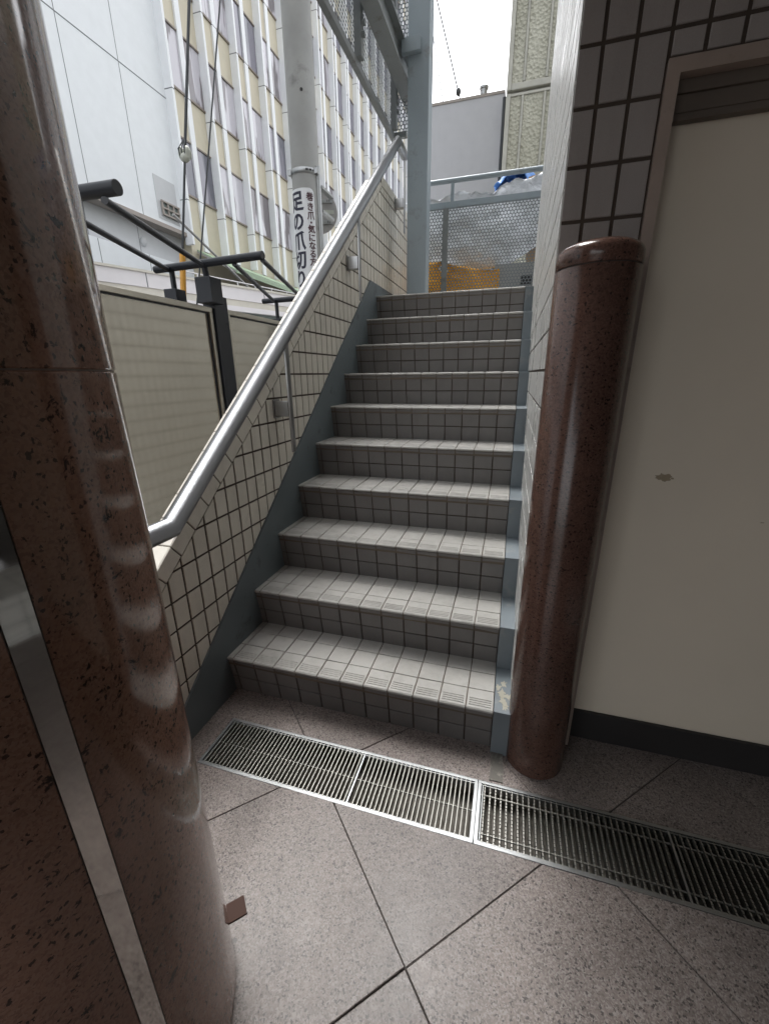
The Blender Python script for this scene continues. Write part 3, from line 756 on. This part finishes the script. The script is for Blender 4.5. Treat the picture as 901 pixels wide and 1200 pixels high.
s=MB(); s.box(-2.125,-2.075,3.43,3.72,DZ+.10,DZ+.125); s.box(-2.125,-2.075,3.43,3.72,DZ-.11,DZ-.085); s.build('arm',M_galv,rs)

# guy wires
def on(px,py,axis,val):
    return None
gw=thing('guy_wire','thick guy wire with porcelain insulator and orange guard beside the metal boards','guy wire',(-2.5,1.62,0))
A=Vector((-2.505,1.45,.9)); B=Vector((-2.5,1.711,2.259)); Cc=Vector((-2.5,1.897,2.966)); D=Vector((-2.5,2.169,3.984))
E_=D+(D-Cc)*4
s=MB(); s.tube([A+Vector((0,-.02,-.9)),B,Cc-Vector((0,.010,.04))],.0085,8); s.tube([Cc+Vector((0,.012,.05)),D,E_],.0105,8); s.build('wire',M_wire,gw)
s=MB(); s.tube([Vector((-2.5,1.42,.7)),B+Vector((0,.002,.01))],.021,16); s.build('guard',M_orange,gw)
s=MB()
for dx in (-.026,.026):
    bm=bmesh.new(); bmesh.ops.create_uvsphere(bm,u_segments=20,v_segments=12,radius=.036)
    s.addbm(bm,True,Matrix.Translation(Cc+Vector((dx,0,0)))@Matrix.Diagonal((.62,.9,1.25,1)))
bm=bmesh.new(); bmesh.ops.create_uvsphere(bm,u_segments=20,v_segments=12,radius=.034); s.addbm(bm,True,Matrix.Translation(Cc+Vector((.006,-.012,-.03)))@Matrix.Diagonal((1.1,.9,.9,1)))
s.build('insulator',M_porc,gw)
s=MB()
for dx in (-.02,.0,.02): s.tube([Cc+Vector((dx,-.03,-.035)),Cc+Vector((dx*1.3,-.035,.02)),Cc+Vector((dx*.3,.012,.09))],.004,6)
s.build('wire_grip',M_wire,gw)
wire('stay_wire','thin bare stay wire slanting beside the guy wire with the insulator',[(-2.5,1.60,1.35),(-2.5,1.897+4*.328,2.301+4*.959)],.0065)

# ------------------------------------------------------------------ office building across the street
XF=-11.2
def Y(y): return 1.6*(y+1.2815)-1.2815
def Zz(z): return 1.6*(z-1.392)+1.392
ob_=thing('office_building','tall beige office building with white vertical fins across the street','building',(XF-5,30,0))
s=MB(); s.box(XF-12,XF,Y(7.5),56,0,36); s.build('facade',M_spandrel,ob_)
PER=1.93; y0f=Y(7.36)
k=0; nwin=0; extra=MB(); exs=MB()
WZ=[Zz(5.10)+2.92*i for i in range(10)]
while y0f+k*PER<54:
    yy=y0f+k*PER
    s=MB(); s.box(XF,XF+.30,yy-.05,yy+.05,5.7,36); s.build('deep_fin',M_fin,ob_)
    s=MB(); s.box(XF,XF+.07,yy+.86,yy+1.09,5.7,36); s.build('flat_fin',M_fin,ob_)
    for (a,b) in ((yy+.06,yy+.85),(yy+1.10,yy+PER-.06)):
        for i,z in enumerate(WZ):
            if yy<26 and nwin<96 and z<26:
                s=MB(); s.box(XF-.02,XF+.012,a,b,z,z+1.55); s.box
                w=s.build('window',M_glass if (k*7+i*3)%4 else M_glassd,ob_)
                q=MB(); q.box(XF-.02,XF+.05,a,b,z-.06,z-.002); q.box(XF-.02,XF+.05,a,b,z+1.552,z+1.60); q.box(XF-.02,XF+.03,a,a+.05,z,z+1.55); q.build('window_frame',M_sill,w); nwin+=1
            else:
                extra.box(XF-.02,XF+.012,a,b,z,z+1.55); exs.box(XF-.02,XF+.05,a,b,z-.06,z-.002); exs.box(XF-.02,XF+.05,a,b,z+1.552,z+1.60)
    k+=1
o=extra.build('far_windows',M_glassd,ob_); o['kind']='stuff'
o=exs.build('far_sills',M_sill,ob_); o['kind']='stuff'
# joints of the fins: fine dark lines
s=MB()
for j in range(k):
    yy=y0f+j*PER
    for i in range(10):
        z=Zz(5.0)-.18+2.92*i
        s.box(XF,XF+.3025,yy-.0525,yy+.0525,z,z+.025); s.box(XF,XF+.0725,yy+.8575,yy+1.0925,z+.25,z+.272)
s.build('fin_joint_lines',M_joint,ob_)['kind']='stuff'
s=MB(); s.box(XF-.01,XF+.02,Y(7.55),50,0.2,3.4); s.build('ground_floor_glazing',M_glassd,ob_)

gc=thing('green_canopy','green edged canopy over the pavement at the foot of the beige office building','canopy',(XF+.8,20,5))
s=MB(); s.prism([(XF+.08,Y(7.6),5.62),(XF+.08,40,5.62),(-9.62,40,4.90),(-9.62,Y(7.6),4.90)],(0,0,-.06)); s.build('underside',M_under,gc)
s=MB(); s.prism([(XF+.08,Y(7.6),5.66),(XF+.08,40,5.66),(-9.62,40,4.94),(-9.62,Y(7.6),4.94)],(0,0,-.038)); s.box(-9.615,-9.57,Y(7.6),40,4.82,5.0); s.build('green_sheet',M_green,gc)

wb=thing('white_building','white panel clad building across the street left of the office building','building',(XF-4,5,0))
YW=Y(7.5)-.03
s=MB(); s.box(XF-10,XF+.02,-14,YW,6.05,24); up1=s.build('upper_wall',M_wbuild,wb)
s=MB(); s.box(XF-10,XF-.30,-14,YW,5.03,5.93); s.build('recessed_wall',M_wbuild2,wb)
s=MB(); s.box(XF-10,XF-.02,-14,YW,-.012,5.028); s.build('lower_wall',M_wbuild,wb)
s=MB(); s.box(XF-9,XF+.10,-14,YW+.01,5.932,6.048); s.build('ledge',M_ledge,wb)
s=MB()
for i in range(-6,5):
    yy=9.02+1.755*i
    if yy>YW-.3: continue
    s.box(XF+.010,XF+.0225,yy-.009,yy+.009,6.05,24); s.box(XF-.31,XF-.298,yy-.01,yy+.01,5.03,5.93); s.box(XF-.03,XF-.0175,yy-.01,yy+.01,3.4,5.02)
for zz in (9.68,13.3,16.9): s.box(XF+.010,XF+.0235,-14,YW,zz-.014,zz+.014)
s.build('panel_joint',M_joint,wb)
vt=thing('vent_grille','small cracked vent grille near the corner of the white building','vent',(XF,11.8,6.4))
s=MB(); s.box(XF+.024,XF+.03,11.40,12.30,6.18,7.35); s.build('backing_patch',M_wbuild2,vt)
s=MB(); s.box(XF+.031,XF+.05,11.55,12.28,6.33,6.66); s.build('dark_core',M_shop,vt)
s=MB()
for yy in (11.55,11.78,12.02,12.25): s.box(XF+.051,XF+.10,yy,yy+.045,6.30,6.70)
for zz in (6.30,6.48,6.66): s.box(XF+.052,XF+.11,11.54,12.30,zz,zz+.045)
s.build('grid',M_ledge,vt)
s=MB(); bm=bmesh.new(); bmesh.ops.create_uvsphere(bm,u_segments=16,v_segments=10,radius=.11); s.addbm(bm,True,Matrix.Translation((XF-.27,10.9,5.42))@Matrix.Diagonal((.7,1,1.2,1))); tag(s.build('vent_hood',M_wbuild2),'small rounded vent hood on the recessed strip of the white building','vent')
s=MB(); s.tube([(-9.0,9.45,5.47),(-9.0,11.695,4.633),(-9.0,13.7,3.86)],.035,10); tag(s.build('conduit',M_alu),'thin grey conduit pipe slanting down past the canopy','pipe')

# low shop with white fascia standing at an angle
shp=thing('low_shop','low shop with white fascia and cream coping beyond the metal boards','shop',(-6,6.5,0))
a=Vector((-6.794,4.777,0)); b=Vector((-5.286,8.302,0)); d=(b-a).normalized(); nn=Vector((d.y,-d.x,0)); a2=a-d*7; b2=b+d*7
def slab(z0,z1,front,back):
    m=MB(); m.prism([a2+nn*front+Vector((0,0,z0)),b2+nn*front+Vector((0,0,z0)),b2-nn*back+Vector((0,0,z0)),a2-nn*back+Vector((0,0,z0))],(0,0,z1-z0)); return m
slab(2.93,3.165,0,.20).build('fascia',M_fascia,shp)
slab(3.166,3.205,.03,.23).build('coping',M_coping,shp)
slab(2.80,2.928,-.02,.22).build('lower_band',M_coping,shp)
slab(2.70,2.798,.05,.22).build('awning_edge',M_fascia,shp)
slab(-.012,2.698,-.06,1.5).build('shopfront',M_shop,shp)
s=MB()
for t in (0.2,1.75,3.3,4.85):
    p=a-d*2+d*t*1.6; s.obox(p+nn*.001+Vector((0,0,3.05)),d*.008,nn*.002,(0,0,.115))
s.build('fascia_joint',M_joint,shp)
rr_=thing('roof_railing','thin white roof railing below the green canopy','railing',(-7.2,9,3.2))
s=MB(); A=Vector((-7.3,7.2,3.2)); B=Vector((-6.0,11.4,3.2)); nseg=8
s.tube([A+Vector((0,0,.42)),B+Vector((0,0,.42))],.014,8); s.tube([A+Vector((0,0,.2)),B+Vector((0,0,.2))],.010,8)
for i in range(nseg+1):
    p=A.lerp(B,i/nseg); s.tube([p-Vector((0,0,.3)),p+Vector((0,0,.42))],.016,8)
s.build('rail',M_fascia,rr_)

# ------------------------------------------------------------------ camera
cam=bpy.data.cameras.new('camera'); co=bpy.data.objects.new('camera',cam); COL.objects.link(co)
yaw,pitch,roll=.29292976567,-.32140432151,-.01145096535
cyy,syy=math.cos(yaw),math.sin(yaw); cp,sp=math.cos(pitch),math.sin(pitch)
f=Vector((-syy*cp,cyy*cp,sp)); r0=Vector((cyy,syy,0)); u0=r0.cross(f)
c_,s_=math.cos(roll),math.sin(roll); rt=c_*r0+s_*u0; uu=-s_*r0+c_*u0
m=Matrix((rt,uu,-f)).transposed().to_4x4(); m.translation=Vector((-.026859,-1.2815,1.39245)); co.matrix_world=m
cam.sensor_fit='VERTICAL'; cam.sensor_height=36; cam.lens=483.787/1200*36; cam.clip_start=.02; cam.clip_end=500
scene.camera=co

# ------------------------------------------------------------------ light
w=bpy.data.worlds.new('World'); scene.world=w; w.use_nodes=True; n=w.node_tree; n.nodes.clear()
SUN_EL,SUN_AZ=R(62),R(-40)     # compass style azimuth from +Y clockwise
sky=N(n,'ShaderNodeTexSky',sky_type='NISHITA'); sky.sun_disc=False; sky.sun_elevation=SUN_EL; sky.sun_rotation=SUN_AZ; sky.dust_density=4; sky.air_density=1.2; sky.ozone_density=1
hs=N(n,'ShaderNodeHueSaturation'); hs.inputs['Saturation'].default_value=.16; n.links.new(sky.outputs[0],hs.inputs['Color'])
bg=N(n,'ShaderNodeBackground'); bg.inputs['Strength'].default_value=.15; n.links.new(hs.outputs[0],bg.inputs[0])
out=N(n,'ShaderNodeOutputWorld'); n.links.new(bg.outputs[0],out.inputs[0])
sun=bpy.data.lights.new('sun','SUN'); sun.energy=1.0; sun.angle=R(30); sun.color=(1,.985,.96)
so=bpy.data.objects.new('sun',sun); COL.objects.link(so)
dirv=Vector((math.sin(SUN_AZ)*math.cos(SUN_EL),math.cos(SUN_AZ)*math.cos(SUN_EL),math.sin(SUN_EL)))
so.rotation_euler=dirv.to_track_quat('Z','Y').to_euler(); so.location=(0,0,12)
scene.view_settings.view_transform='Standard'; scene.view_settings.look='None'; scene.view_settings.gamma=1; scene.view_settings.exposure=1.85
scene.cycles.max_bounces=10; scene.cycles.diffuse_bounces=6; scene.cycles.glossy_bounces=5
scene.cycles.use_denoising=True
